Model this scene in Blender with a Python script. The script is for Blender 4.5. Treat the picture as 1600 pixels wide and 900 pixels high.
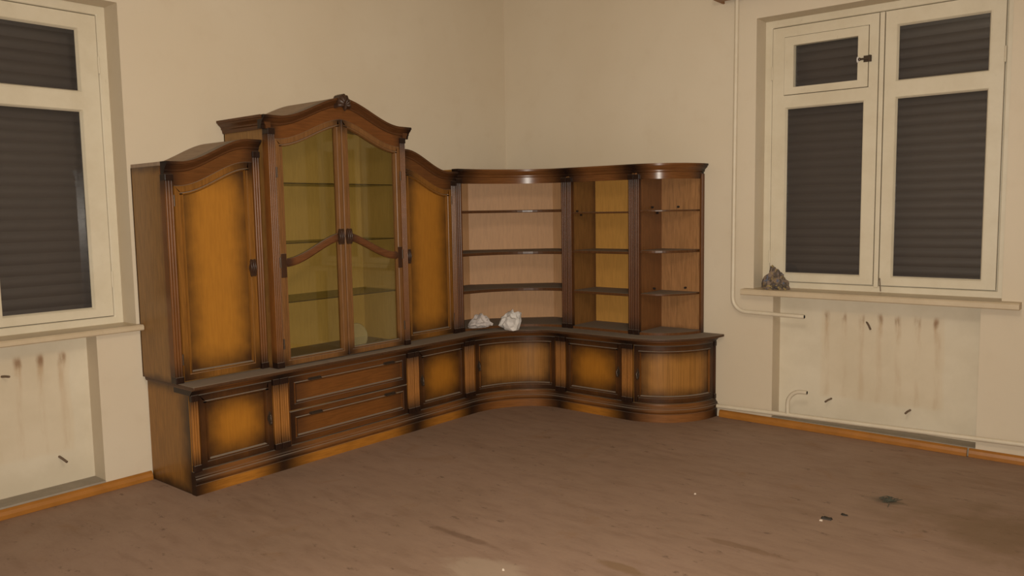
import bpy, bmesh, math, random
from mathutils import Vector, Matrix, noise as mnoise

# ------------------------------------------------------------------ camera, light, exposure
for o in list(bpy.data.objects):
    bpy.data.objects.remove(o)
scene = bpy.context.scene
col = scene.collection

CAM = Vector((4.50226, -5.34610, 1.5))
cF = Vector((-0.63776, 0.76431, -0.09537)).normalized()
cR = Vector((0.76870, 0.63941, -0.01612)).normalized()
cU = cR.cross(cF)
cam_d = bpy.data.cameras.new('camera')
cam_d.sensor_width = 36.0
cam_d.lens = 36.0 * 1266.03 / 1600.0
cam_d.clip_start = 0.02
cam_o = bpy.data.objects.new('camera', cam_d)
m = Matrix.Identity(4)
for i in range(3):
    m[i][0] = cR[i]; m[i][1] = cU[i]; m[i][2] = -cF[i]; m[i][3] = CAM[i]
cam_o.matrix_world = m
col.objects.link(cam_o)
scene.camera = cam_o

world = bpy.data.worlds.new('night')
scene.world = world
world.use_nodes = True
world.node_tree.nodes['Background'].inputs[0].default_value = (0.02, 0.022, 0.03, 1)
world.node_tree.nodes['Background'].inputs[1].default_value = 0.3

# the torch of the phone, just beside the lens
fl = bpy.data.lights.new('phone_flash', 'SPOT')
fl.energy = 610
fl.color = (1.0, 0.925, 0.81)
fl.spot_size = math.radians(118)
fl.spot_blend = 1.0
fl.shadow_soft_size = 0.012
fo = bpy.data.objects.new('phone_flash', fl)
fo.matrix_world = m.copy()
fo.location = CAM + cR * 0.02 - cU * 0.012
col.objects.link(fo)
# weak fill lamp added overhead, ahead of the camera; stands for no visible bulb
bl = bpy.data.lights.new('fill_lamp', 'POINT')
bl.energy = 80
bl.color = (1.0, 0.87, 0.72)
bl.shadow_soft_size = 0.25
bo = bpy.data.objects.new('fill_lamp', bl)
bo.location = (3.9, -3.9, 2.75)
col.objects.link(bo)

vs = scene.view_settings
vs.view_transform = 'Standard'
vs.look = 'None'
vs.gamma = 1.0
vs.use_curve_mapping = False
vs.exposure = -0.08

random.seed(7)

# ------------------------------------------------------------------ node helpers
def new_mat(name):
    mt = bpy.data.materials.new(name)
    mt.use_nodes = True
    nt = mt.node_tree
    for n in list(nt.nodes):
        nt.nodes.remove(n)
    out = nt.nodes.new('ShaderNodeOutputMaterial')
    bs = nt.nodes.new('ShaderNodeBsdfPrincipled')
    nt.links.new(bs.outputs[0], out.inputs[0])
    return mt, nt, bs

def lk(nt, sock, val):
    if hasattr(val, 'links'):
        nt.links.new(val, sock)
    elif isinstance(val, (tuple, list)):
        sock.default_value = tuple(val) + (1,) if len(val) == 3 and len(sock.default_value) == 4 else tuple(val)
    else:
        sock.default_value = val

def mth(nt, op, a, b=0.0, c=0.0, clamp=False):
    n = nt.nodes.new('ShaderNodeMath'); n.operation = op; n.use_clamp = clamp
    lk(nt, n.inputs[0], a); lk(nt, n.inputs[1], b); lk(nt, n.inputs[2], c)
    return n.outputs[0]

def sstep(nt, v, lo, hi, tlo=0.0, thi=1.0):
    n = nt.nodes.new('ShaderNodeMapRange'); n.interpolation_type = 'SMOOTHSTEP'
    lk(nt, n.inputs[0], v); lk(nt, n.inputs[1], lo); lk(nt, n.inputs[2], hi)
    lk(nt, n.inputs[3], tlo); lk(nt, n.inputs[4], thi)
    return n.outputs[0]

def mix(nt, fac, a, b, mode='MIX'):
    n = nt.nodes.new('ShaderNodeMix'); n.data_type = 'RGBA'; n.blend_type = mode
    lk(nt, n.inputs[0], fac); lk(nt, n.inputs[6], a); lk(nt, n.inputs[7], b)
    return n.outputs[2]

def mapping(nt, vec, scale=(1, 1, 1), rot=(0, 0, 0), loc=(0, 0, 0)):
    n = nt.nodes.new('ShaderNodeMapping')
    nt.links.new(vec, n.inputs[0])
    n.inputs[1].default_value = loc; n.inputs[2].default_value = rot; n.inputs[3].default_value = scale
    return n.outputs[0]

def nz(nt, vec, scale, detail=4, rough=0.55, dist=0.0):
    n = nt.nodes.new('ShaderNodeTexNoise')
    nt.links.new(vec, n.inputs['Vector'])
    n.inputs['Scale'].default_value = scale; n.inputs['Detail'].default_value = detail
    n.inputs['Roughness'].default_value = rough; n.inputs['Distortion'].default_value = dist
    return n.outputs[0]

def objco(nt):
    return nt.nodes.new('ShaderNodeTexCoord').outputs['Object']

def uvco(nt):
    return nt.nodes.new('ShaderNodeTexCoord').outputs['UV']

def bump(nt, bs, h, strength=0.2, dist=0.01):
    n = nt.nodes.new('ShaderNodeBump')
    n.inputs['Strength'].default_value = strength; n.inputs['Distance'].default_value = dist
    nt.links.new(h, n.inputs['Height'])
    nt.links.new(n.outputs[0], bs.inputs['Normal'])

# ------------------------------------------------------------------ wood
ORANGE = (0.385, 0.155, 0.018)
OCHRE = (0.33, 0.155, 0.034)
BROWN = (0.185, 0.070, 0.017)
TAN = (0.56, 0.315, 0.155)
DARK = (0.015, 0.0070, 0.0048)
DUST = (0.235, 0.192, 0.150)
_wood = {}
def wood(base, rect=None, eu=0.0, ez=0.0, mode='edge', dark=DARK, amount=1.0, dust=True, rough=0.33,
         horiz=False, name='stained_wood', streak=0.0, grain=1.0):
    """antique lacquered wood with hand-burnished dark edges; UV is metric (along, up)"""
    key = (base, rect, eu, ez, mode, dark, amount, dust, rough, horiz, streak, grain)
    if key in _wood:
        return _wood[key]
    mt, nt, bs = new_mat(name)
    uv = uvco(nt)
    sp = nt.nodes.new('ShaderNodeSeparateXYZ'); nt.links.new(uv, sp.inputs[0])
    sc = (1.2, 14, 1) if horiz else (14, 1.2, 1)
    g = nz(nt, mapping(nt, uv, sc), 6.0, 5, 0.6, 0.3)
    fine = nz(nt, mapping(nt, uv, (6, 90, 1) if horiz else (90, 6, 1)), 5.0, 2, 0.5)
    c = mix(nt, sstep(nt, g, 0.3, 0.75, 0.0, grain), base, tuple(x * 0.66 for x in base))
    c = mix(nt, mth(nt, 'MULTIPLY', fine, 0.30 * grain), c, tuple(x * 0.45 for x in base))
    if streak:
        w = nz(nt, mapping(nt, uv, (55, 0.6, 1)), 2.2, 2, 0.5)
        c = mix(nt, mth(nt, 'MULTIPLY', sstep(nt, w, 0.45, 0.62), streak), c, tuple(x * 0.5 for x in base))
    if rect:
        u0, u1, z0, z1 = rect
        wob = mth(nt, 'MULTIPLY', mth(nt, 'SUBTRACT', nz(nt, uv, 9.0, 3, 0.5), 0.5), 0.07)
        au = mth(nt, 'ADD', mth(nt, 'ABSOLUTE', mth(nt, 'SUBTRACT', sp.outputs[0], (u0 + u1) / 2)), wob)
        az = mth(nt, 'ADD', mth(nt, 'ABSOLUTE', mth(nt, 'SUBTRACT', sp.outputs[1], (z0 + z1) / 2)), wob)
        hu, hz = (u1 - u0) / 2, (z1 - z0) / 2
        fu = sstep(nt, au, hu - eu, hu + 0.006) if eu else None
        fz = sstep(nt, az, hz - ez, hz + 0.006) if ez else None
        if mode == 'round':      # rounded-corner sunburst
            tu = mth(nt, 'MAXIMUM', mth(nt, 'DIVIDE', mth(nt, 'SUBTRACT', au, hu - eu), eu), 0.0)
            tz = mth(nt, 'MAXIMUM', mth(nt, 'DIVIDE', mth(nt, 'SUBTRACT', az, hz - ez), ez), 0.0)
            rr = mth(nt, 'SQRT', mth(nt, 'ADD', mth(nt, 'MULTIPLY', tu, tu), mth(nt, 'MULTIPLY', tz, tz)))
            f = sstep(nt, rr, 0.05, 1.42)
        elif fu is None: f = fz
        elif fz is None: f = fu
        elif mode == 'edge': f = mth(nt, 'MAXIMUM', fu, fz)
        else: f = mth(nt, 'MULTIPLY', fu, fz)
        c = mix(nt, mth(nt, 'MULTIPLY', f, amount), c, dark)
    r = rough
    if dust:
        ge = nt.nodes.new('ShaderNodeNewGeometry')
        s2 = nt.nodes.new('ShaderNodeSeparateXYZ'); nt.links.new(ge.outputs['Normal'], s2.inputs[0])
        df = mth(nt, 'MULTIPLY', sstep(nt, s2.outputs[2], 0.55, 0.95),
                 sstep(nt, nz(nt, uv, 22.0, 3), 0.15, 0.5, 0.75, 0.97))
        c = mix(nt, df, c, DUST)
        r = mth(nt, 'ADD', mth(nt, 'MULTIPLY', df, 0.5), rough)
    lk(nt, bs.inputs['Base Color'], c)
    lk(nt, bs.inputs['Roughness'], r)
    bs.inputs['Specular IOR Level'].default_value = 0.25
    bump(nt, bs, fine, 0.05, 0.002)
    _wood[key] = mt
    return mt

# ------------------------------------------------------------------ other materials
def plain(name, c, rough=0.5, metal=0.0, var=0.0, scale=20.0, spec=0.5):
    mt, nt, bs = new_mat(name)
    if var:
        n = nz(nt, objco(nt), scale, 4)
        lk(nt, bs.inputs['Base Color'], mix(nt, n, tuple(x * (1 - var) for x in c), tuple(min(1, x * (1 + var)) for x in c)))
    else:
        lk(nt, bs.inputs['Base Color'], c)
    bs.inputs['Roughness'].default_value = rough
    bs.inputs['Metallic'].default_value = metal
    bs.inputs['Specular IOR Level'].default_value = spec
    return mt

def wall_mat():
    mt, nt, bs = new_mat('cream_wall_paint')
    o = objco(nt)
    big = nz(nt, o, 0.7, 3, 0.5)
    mid = nz(nt, o, 6.0, 5, 0.6)
    fin = nz(nt, o, 160.0, 2, 0.5)
    c = mix(nt, sstep(nt, big, 0.3, 0.7), (0.645, 0.565, 0.440), (0.605, 0.515, 0.385))
    c = mix(nt, mth(nt, 'MULTIPLY', sstep(nt, mid, 0.5, 0.8), 0.25), c, (0.54, 0.44, 0.315))
    # rare dark specks and scuffs
    sc = nz(nt, mapping(nt, o, (3, 3, 9)), 5.0, 6, 0.75)
    c = mix(nt, mth(nt, 'MULTIPLY', sstep(nt, sc, 0.735, 0.80), 0.5), c, (0.25, 0.18, 0.12))
    lk(nt, bs.inputs['Base Color'], c)
    bs.inputs['Roughness'].default_value = 0.62
    bs.inputs['Specular IOR Level'].default_value = 0.3
    bump(nt, bs, mix(nt, 0.5, mid, fin), 0.08, 0.01)
    return mt

def niche_mat(axis, s0, period, n, zlo, zhi, seed):
    """old white distemper with the rust print of a removed radiator"""
    mt, nt, bs = new_mat('rust_stained_niche_paint')
    o = objco(nt)
    sp = nt.nodes.new('ShaderNodeSeparateXYZ'); nt.links.new(o, sp.inputs[0])
    s = sp.outputs[0] if axis == 'x' else sp.outputs[1]
    z = sp.outputs[2]
    wav = mth(nt, 'MULTIPLY', mth(nt, 'SUBTRACT', nz(nt, mapping(nt, o, (1, 1, 1), loc=(seed, 0, 0)), 5.0, 3), 0.5), 0.045)
    t = mth(nt, 'DIVIDE', mth(nt, 'SUBTRACT', mth(nt, 'ADD', s, wav), s0), period)
    fr = mth(nt, 'ABSOLUTE', mth(nt, 'SUBTRACT', mth(nt, 'FRACT', mth(nt, 'ADD', t, 0.5)), 0.5))
    line = sstep(nt, fr, 0.05, 0.24, 1.0, 0.0)
    inr = mth(nt, 'MULTIPLY', sstep(nt, t, -0.45, -0.25), sstep(nt, t, n - 0.75, n - 0.55, 1.0, 0.0))
    zn = mth(nt, 'ADD', z, wav)
    zin = mth(nt, 'MULTIPLY', sstep(nt, zn, zlo, zlo + 0.04), sstep(nt, zn, zhi - 0.02, zhi + 0.03, 1.0, 0.0))
    blot = sstep(nt, nz(nt, mapping(nt, o, (8, 8, 1.6), loc=(seed, 0, 0)), 2.0, 5, 0.65), 0.36, 0.66)
    top = sstep(nt, z, zhi - 0.22, zhi - 0.02, 0.35, 1.0)
    st = mth(nt, 'MULTIPLY', mth(nt, 'MULTIPLY', line, inr), mth(nt, 'MULTIPLY', zin, mth(nt, 'MULTIPLY', blot, top)))
    big = nz(nt, o, 3.0, 5, 0.6)
    c = mix(nt, sstep(nt, big, 0.3, 0.7), (0.66, 0.59, 0.46), (0.585, 0.515, 0.39))
    wash = mth(nt, 'MULTIPLY', mth(nt, 'MULTIPLY', inr, zin), 0.22)
    c = mix(nt, wash, c, (0.58, 0.44, 0.27))
    c = mix(nt, mth(nt, 'MULTIPLY', st, 0.55), c, (0.36, 0.19, 0.07))
    spots = mth(nt, 'MULTIPLY', mth(nt, 'MULTIPLY', line, inr),
                mth(nt, 'MULTIPLY', sstep(nt, zn, zhi - 0.07, zhi - 0.03), sstep(nt, zn, zhi - 0.02, zhi + 0.02, 1.0, 0.0)))
    c = mix(nt, mth(nt, 'MULTIPLY', spots, mth(nt, 'MULTIPLY', blot, 0.6)), c, (0.16, 0.07, 0.03))
    lk(nt, bs.inputs['Base Color'], c)
    bs.inputs['Roughness'].default_value = 0.75
    bs.inputs['Specular IOR Level'].default_value = 0.2
    bump(nt, bs, big, 0.1, 0.01)
    return mt

def paint_mat(name, a, b, dirt=0.35):
    mt, nt, bs = new_mat(name)
    o = objco(nt)
    n1 = nz(nt, o, 5.0, 5, 0.65)
    n2 = nz(nt, mapping(nt, o, (4, 4, 1.5)), 7.0, 6, 0.75)
    c = mix(nt, sstep(nt, n1, 0.3, 0.7), a, b)
    c = mix(nt, mth(nt, 'MULTIPLY', sstep(nt, n2, 0.62, 0.78), dirt), c, (0.26, 0.18, 0.11))
    lk(nt, bs.inputs['Base Color'], c)
    bs.inputs['Roughness'].default_value = 0.42
    bump(nt, bs, n1, 0.08, 0.01)
    return mt

def floor_mat():
    mt, nt, bs = new_mat('dusty_worn_floor')
    o = objco(nt)
    sp = nt.nodes.new('ShaderNodeSeparateXYZ'); nt.links.new(o, sp.inputs[0])
    big = nz(nt, o, 0.8, 4, 0.55)
    mid = nz(nt, o, 3.2, 6, 0.62, 0.6)
    fin = nz(nt, o, 70.0, 3, 0.6)
    d1 = nz(nt, mapping(nt, o, (1.6, 6, 1), (0, 0, math.radians(38))), 2.4, 5, 0.65)
    d2 = nz(nt, mapping(nt, o, (1.6, 6, 1), (0, 0, math.radians(-52))), 2.4, 5, 0.65)
    ck = nz(nt, o, 1.7, 2, 0.5)
    d = mix(nt, sstep(nt, ck, 0.42, 0.58), d1, d2)
    c = mix(nt, sstep(nt, big, 0.3, 0.72), (0.300, 0.200, 0.146), (0.255, 0.168, 0.116))
    c = mix(nt, mth(nt, 'MULTIPLY', sstep(nt, d, 0.35, 0.7), 0.28), c, (0.39, 0.27, 0.19))
    c = mix(nt, mth(nt, 'MULTIPLY', sstep(nt, d, 0.5, 0.30), 0.26), c, (0.20, 0.122, 0.076))
    c = mix(nt, mth(nt, 'MULTIPLY', sstep(nt, mid, 0.58, 0.74), 0.45), c, (0.245, 0.135, 0.066))
    # scuffs: sparse, short, dark brown
    s = nz(nt, mapping(nt, o, (3.0, 6, 1), (0, 0, math.radians(40))), 2.6, 6, 0.74)
    c = mix(nt, mth(nt, 'MULTIPLY', sstep(nt, s, 0.585, 0.70), 0.62), c, (0.060, 0.034, 0.020))
    c = mix(nt, mth(nt, 'MULTIPLY', fin, 0.16), c, (0.10, 0.06, 0.04))
    def blob(x, y, rx, ry, rot, colr, amt, edge=0.5):
        nonlocal c
        v = mapping(nt, o, (1, 1, 0), loc=(-x, -y, 0))
        v = mapping(nt, v, (1 / rx, 1 / ry, 0), rot=(0, 0, rot))
        ln = nt.nodes.new('ShaderNodeVectorMath'); ln.operation = 'LENGTH'
        nt.links.new(v, ln.inputs[0])
        q = mth(nt, 'ADD', ln.outputs['Value'], mth(nt, 'MULTIPLY', mth(nt, 'SUBTRACT', mid, 0.5), 2.4))
        c = mix(nt, mth(nt, 'MULTIPLY', sstep(nt, q, edge, 1.0, 1.0, 0.0), amt), c, colr)
    blob(2.40, -2.95, 0.30, 0.17, 0.9, (0.43, 0.345, 0.255), 0.40)          # pale plaster spill
    blob(2.75, -2.55, 0.16, 0.05, 0.7, (0.16, 0.09, 0.03), 0.5)
    blob(3.40, -1.08, 0.10, 0.055, 0.6, (0.055, 0.050, 0.034), 0.75, 0.1)  # dark greenish smear
    blob(3.95, -1.2, 0.6, 0.45, 0.2, (0.135, 0.078, 0.030), 0.55, 0.2)     # broad darker brown patch by the window
    blob(1.95, -2.72, 0.30, 0.035, 0.72, (0.11, 0.06, 0.035), 0.45)
    blob(3.05, -2.05, 0.22, 0.03, 0.9, (0.13, 0.07, 0.03), 0.4)
    lk(nt, bs.inputs['Base Color'], c)
    lk(nt, bs.inputs['Roughness'], sstep(nt, mid, 0.3, 0.7, 0.55, 0.75))
    bs.inputs['Specular IOR Level'].default_value = 0.3
    bump(nt, bs, d, 0.10, 0.01)
    return mt

def glass_mat(name, tint, refl=1.0, rough=0.02):
    mt = bpy.data.materials.new(name); mt.use_nodes = True
    nt = mt.node_tree
    for n in list(nt.nodes): nt.nodes.remove(n)
    out = nt.nodes.new('ShaderNodeOutputMaterial')
    tr = nt.nodes.new('ShaderNodeBsdfTransparent'); tr.inputs[0].default_value = tint + (1,)
    gl = nt.nodes.new('ShaderNodeBsdfGlossy'); gl.inputs['Roughness'].default_value = rough
    fr = nt.nodes.new('ShaderNodeFresnel'); fr.inputs[0].default_value = 1.45
    mx = nt.nodes.new('ShaderNodeMixShader')
    nt.links.new(mth(nt, 'MULTIPLY', fr.outputs[0], refl), mx.inputs[0])
    nt.links.new(tr.outputs[0], mx.inputs[1]); nt.links.new(gl.outputs[0], mx.inputs[2])
    nt.links.new(mx.outputs[0], out.inputs[0])
    return mt

def dish_mat():
    mt, nt, bs = new_mat('dusty_clear_glass')
    out = [n for n in nt.nodes if n.type == 'OUTPUT_MATERIAL'][0]
    bs.inputs['Base Color'].default_value = (0.52, 0.49, 0.42, 1)
    bs.inputs['Roughness'].default_value = 0.25
    tr = nt.nodes.new('ShaderNodeBsdfTransparent'); tr.inputs[0].default_value = (0.9, 0.9, 0.85, 1)
    lw = nt.nodes.new('ShaderNodeLayerWeight'); lw.inputs[0].default_value = 0.35
    mx = nt.nodes.new('ShaderNodeMixShader')
    nt.links.new(sstep(nt, lw.outputs['Facing'], 0.2, 0.9, 0.34, 0.95), mx.inputs[0])
    nt.links.new(tr.outputs[0], mx.inputs[1]); nt.links.new(bs.outputs[0], mx.inputs[2])
    nt.links.new(mx.outputs[0], out.inputs[0])
    return mt

def rag_mat():
    mt, nt, bs = new_mat('patterned_rag_cloth')
    o = objco(nt)
    a = nz(nt, o, 26.0, 3, 0.6); b = nz(nt, mapping(nt, o, loc=(3, 1, 7)), 30.0, 3, 0.6)
    c = mix(nt, sstep(nt, a, 0.45, 0.55), (0.20, 0.145, 0.105), (0.085, 0.065, 0.050))
    c = mix(nt, sstep(nt, b, 0.57, 0.63), c, (0.30, 0.22, 0.08))
    c = mix(nt, sstep(nt, b, 0.42, 0.36), c, (0.10, 0.11, 0.15))
    lk(nt, bs.inputs['Base Color'], c); bs.inputs['Roughness'].default_value = 0.9
    return mt

M = {}
M['wall'] = wall_mat()
M['ceiling'] = plain('ceiling_paint', (0.62, 0.56, 0.45), 0.8, var=0.05, scale=3)
M['floor'] = floor_mat()
M['paint'] = paint_mat('old_cream_gloss_paint', (0.655, 0.590, 0.455), (0.60, 0.53, 0.395))
M['pipe'] = paint_mat('pipe_paint', (0.66, 0.59, 0.46), (0.60, 0.52, 0.39), 0.25)
M['sillpaint'] = paint_mat('dirty_sill_paint', (0.56, 0.46, 0.32), (0.50, 0.40, 0.27), 0.45)
M['niche_r'] = niche_mat('x', 2.675, 0.112, 7, 0.20, 0.79, 3.0)
M['niche_l'] = niche_mat('y', -4.254, 0.110, 7, 0.22, 0.77, 11.0)
M['ledge'] = plain('bare_concrete_ledge', (0.30, 0.26, 0.205), 0.85, var=0.2, scale=14)
M['skirting'] = plain('orange_varnished_skirting', (0.34, 0.135, 0.020), 0.4, var=0.3, scale=9)
M['pelmet'] = plain('varnished_pelmet_wood', (0.25, 0.115, 0.04), 0.45, var=0.2, scale=9)
M['shutter'] = plain('dark_brown_shutter_paint', (0.085, 0.069, 0.064), 0.55, var=0.12, scale=12)
M['pane'] = glass_mat('window_glass', (0.93, 0.93, 0.92), 0.9)
M['cabglass'] = glass_mat('cabinet_glass', (0.93, 0.90, 0.78), 0.45)
M['shelfglass'] = glass_mat('shelf_glass', (0.80, 0.82, 0.72), 0.35, 0.12)
M['glassedge'] = plain('glass_shelf_edge', (0.030, 0.022, 0.012), 0.35)
M['bronze'] = plain('dark_bronze', (0.075, 0.052, 0.036), 0.38, 0.6, 0.25, 60)
M['iron'] = plain('rusty_iron', (0.19, 0.135, 0.095), 0.6, 0.4, 0.3, 60)
M['black'] = plain('painted_bore_shade', (0.008, 0.007, 0.006), 0.9)  # flat black that paints the shade inside the open pipe ends
M['peg'] = plain('dark_shelf_peg', (0.020, 0.013, 0.010), 0.5)
M['paper'] = plain('crumpled_white_paper', (0.66, 0.63, 0.60), 0.8, var=0.06, scale=30)
M['paper2'] = plain('crumpled_grey_paper', (0.52, 0.47, 0.45), 0.8, var=0.06, scale=30)
M['rag'] = rag_mat()
M['dish'] = dish_mat()
M['debris'] = plain('black_flake', (0.022, 0.016, 0.010), 0.7, var=0.3, scale=60)
M['crumb'] = plain('pale_plaster_crumb', (0.55, 0.47, 0.38), 0.8)
M['fluff'] = plain('grey_green_fluff', (0.060, 0.060, 0.042), 0.9, var=0.3, scale=40)

# ------------------------------------------------------------------ mesh builder
def map_straight(u, h, z): return (u, -h, z)          # h: distance out from the wall behind
def map_world_left(u, h, z): return (h, u, z)         # for things on the left wall, u = world y
def map_raw(u, h, z): return (u, h, z)

class MB:
    def __init__(self, mp=map_straight, cap_u=False):
        self.mp = mp; self.cap_u = cap_u; self.v = []; self.f = []
    def _add(self, verts, faces):
        b = len(self.v); self.v += [tuple(v) for v in verts]
        self.f += [tuple(b + i for i in f) for f in faces]
    def box(self, u0, u1, h0, h1, z0, z1, nu=1):
        self.strip([u0 + (u1 - u0) * i / nu for i in range(nu + 1)], lambda u: z0, lambda u: z1, h0, h1)
    def strip(self, us, zlo, zhi, h0, h1):
        vs, fs = [], []
        for u in us:
            vs += [(u, h0, zlo(u)), (u, h1, zlo(u)), (u, h1, zhi(u)), (u, h0, zhi(u))]
        for i in range(len(us) - 1):
            a, b = 4 * i, 4 * i + 4
            for k in range(4):
                l = (k + 1) % 4
                fs.append((a + k, a + l, b + l, b + k))
        n = 4 * (len(us) - 1)
        fs += [(3, 2, 1, 0), (n, n + 1, n + 2, n + 3)]
        self._add(vs, fs)
    def sweep(self, us, prof, zoff=lambda u: 0.0):
        vs, fs = [], []; n = len(prof)
        for u in us:
            vs += [(u, h, z + zoff(u)) for h, z in prof]
        for i in range(len(us) - 1):
            for k in range(n):
                l = (k + 1) % n
                fs.append((n * i + k, n * i + l, n * i + n + l, n * i + n + k))
        e = n * (len(us) - 1)
        fs += [tuple(range(n))[::-1], tuple(e + k for k in range(n))]
        self._add(vs, fs)
    def ring(self, poly, prof):
        """closed frame along the (u,z) polygon (counter-clockwise); prof: (inset, h)"""
        n = len(poly); m_ = len(prof); vs, fs = [], []
        nor = []
        for i in range(n):
            p0, p1, p2 = Vector(poly[i - 1]), Vector(poly[i]), Vector(poly[(i + 1) % n])
            d1 = (p1 - p0).normalized(); d2 = (p2 - p1).normalized()
            n1 = Vector((-d1.y, d1.x)); n2 = Vector((-d2.y, d2.x))
            b = (n1 + n2); b = b / max(0.25, b.dot(n1))
            nor.append(b)
        for i in range(n):
            for t, h in prof:
                vs.append((poly[i][0] + nor[i].x * t, h, poly[i][1] + nor[i].y * t))
        for i in range(n):
            j = (i + 1) % n
            for k in range(m_):
                l = (k + 1) % m_
                fs.append((i * m_ + k, i * m_ + l, j * m_ + l, j * m_ + k))
        self._add(vs, fs)
    def plan(self, poly, z0, z1):
        n = len(poly)
        vs = [(u, h, z0) for u, h in poly] + [(u, h, z1) for u, h in poly]
        fs = [(i, (i + 1) % n, n + (i + 1) % n, n + i) for i in range(n)]
        fs += [tuple(range(n))[::-1], tuple(range(n, 2 * n))]
        self._add(vs, fs)
    def face_prism(self, poly, h0, h1):
        n = len(poly)
        vs = [(u, h0, z) for u, z in poly] + [(u, h1, z) for u, z in poly]
        fs = [(i, (i + 1) % n, n + (i + 1) % n, n + i) for i in range(n)]
        fs += [tuple(range(n))[::-1], tuple(range(n, 2 * n))]
        self._add(vs, fs)
    def tube(self, path, r, seg=10, caps=True):
        pts = [Vector(p) for p in path]; vs, fs = [], []
        rr = r if isinstance(r, (list, tuple)) else [r] * len(pts)
        up = None
        for i, p in enumerate(pts):
            t = (pts[min(i + 1, len(pts) - 1)] - pts[max(i - 1, 0)]).normalized()
            if up is None:
                up = Vector((0, 0, 1)) if abs(t.z) < 0.9 else Vector((1, 0, 0))
            up = (up - t * up.dot(t)).normalized(); s = t.cross(up)
            for k in range(seg):
                a = 2 * math.pi * k / seg
                vs.append(tuple(p + (up * math.cos(a) + s * math.sin(a)) * rr[i]))
        for i in range(len(pts) - 1):
            for k in range(seg):
                l = (k + 1) % seg
                fs.append((i * seg + k, i * seg + l, (i + 1) * seg + l, (i + 1) * seg + k))
        if caps:
            e = (len(pts) - 1) * seg
            fs += [tuple(range(seg))[::-1], tuple(e + k for k in range(seg))]
        self._add(vs, fs)
    def ell(self, c, r, nu=12, nv=8):
        vs, fs = [], []
        vs.append((c[0], c[1], c[2] - r[2]))
        for j in range(1, nv):
            b = -math.pi / 2 + math.pi * j / nv
            for i in range(nu):
                a = 2 * math.pi * i / nu
                vs.append((c[0] + r[0] * math.cos(a) * math.cos(b), c[1] + r[1] * math.sin(a) * math.cos(b), c[2] + r[2] * math.sin(b)))
        vs.append((c[0], c[1], c[2] + r[2]))
        for i in range(nu):
            fs.append((0, 1 + (i + 1) % nu, 1 + i))
            for j in range(nv - 2):
                a = 1 + j * nu; b = a + nu
                fs.append((a + i, a + (i + 1) % nu, b + (i + 1) % nu, b + i))
            t = 1 + (nv - 2) * nu
            fs.append((t + i, t + (i + 1) % nu, len(vs) - 1))
        self._add(vs, fs)
    def build(self, name, mat, parent=None, bevel=0.0, smooth=None, segs=2):
        bm = bmesh.new()
        pv = [Vector(v) for v in self.v]
        bv = [bm.verts.new(self.mp(*v)) for v in self.v]
        uvl = bm.loops.layers.uv.new('UVMap')
        for f in self.f:
            a = Vector((0, 0, 0)); q = [pv[i] for i in f]
            for i in range(len(q)):
                a += q[i].cross(q[(i + 1) % len(q)])
            ax = max(range(3), key=lambda i: abs(a[i]))
            try:
                bf = bm.faces.new([bv[i] for i in f])
            except ValueError:
                continue
            for lp, i in zip(bf.loops, f):
                v = self.v[i]
                lp[uvl].uv = ((v[0] if self.cap_u else v[1]), v[2]) if ax == 0 else ((v[0], v[2]) if ax == 1 else (v[0], v[1]))
        bmesh.ops.recalc_face_normals(bm, faces=bm.faces)
        me = bpy.data.meshes.new(name); bm.to_mesh(me); bm.free()
        me.materials.append(mat)
        o = bpy.data.objects.new(name, me); col.objects.link(o)
        if parent is not None:
            o.parent = parent
        if smooth is not None:
            me.polygons.foreach_set('use_smooth', [True] * len(me.polygons))
            me.set_sharp_from_angle(angle=math.radians(smooth))
        if bevel:
            b = o.modifiers.new('soft_edges', 'BEVEL'); b.width = bevel; b.segments = segs
            b.limit_method = 'ANGLE'; b.angle_limit = math.radians(40)
        return o

def tag(o, label=None, cat=None, group=None, kind=None):
    if label: o['label'] = label
    if cat: o['category'] = cat
    if group: o['group'] = group
    if kind: o['kind'] = kind
    return o

def empty(name, loc=(0, 0, 0), rz=0.0):
    o = bpy.data.objects.new(name, None)
    o.empty_display_size = 0.1
    o.location = loc; o.rotation_euler = (0, 0, rz)
    col.objects.link(o)
    return o

def lin(a, b, n): return [a + (b - a) * i / n for i in range(n + 1)]
def ss(t): t = min(1, max(0, t)); return t * t * (3 - 2 * t)

def door_poly(u0, u1, z0, top, n=14, sub=0.0):
    """counter-clockwise outline with a curved top edge"""
    pts = []
    k = max(1, int((u1 - u0) / sub)) if sub else 1
    pts += [(u, z0) for u in lin(u0, u1, k)][:-1]
    pts += [(u1, z0)]
    us = lin(u1, u0, n)
    pts += [(u, top(u)) for u in us]
    return pts

# ================================================================== the room
RX, RY, RZ, TH = 5.9, -6.7, 3.36, 0.27
def structure(name, mb, mat, **k):
    return tag(mb.build(name, mat, **k), kind='structure')

WR = dict(u0=2.215, u1=3.70, z0=0.937, z1=2.752)      # right wall window opening
WL = dict(u0=-4.70, u1=-3.24, z0=0.90, z1=2.65)       # left wall window opening
NR = (2.355, 3.597, 0.055, 0.897, 0.13)               # radiator niches
NL = (-4.56, -3.46, 0.060, 0.868, 0.13)

fb = MB(map_raw); fb.box(-TH, RX + TH, RY - TH, TH, -0.10, 0.0)
structure('floor', fb, M['floor'])
cb = MB(map_raw); cb.box(-TH, RX + TH, RY - TH, TH, RZ, RZ + 0.1)
structure('ceiling', cb, M['ceiling'])

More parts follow.
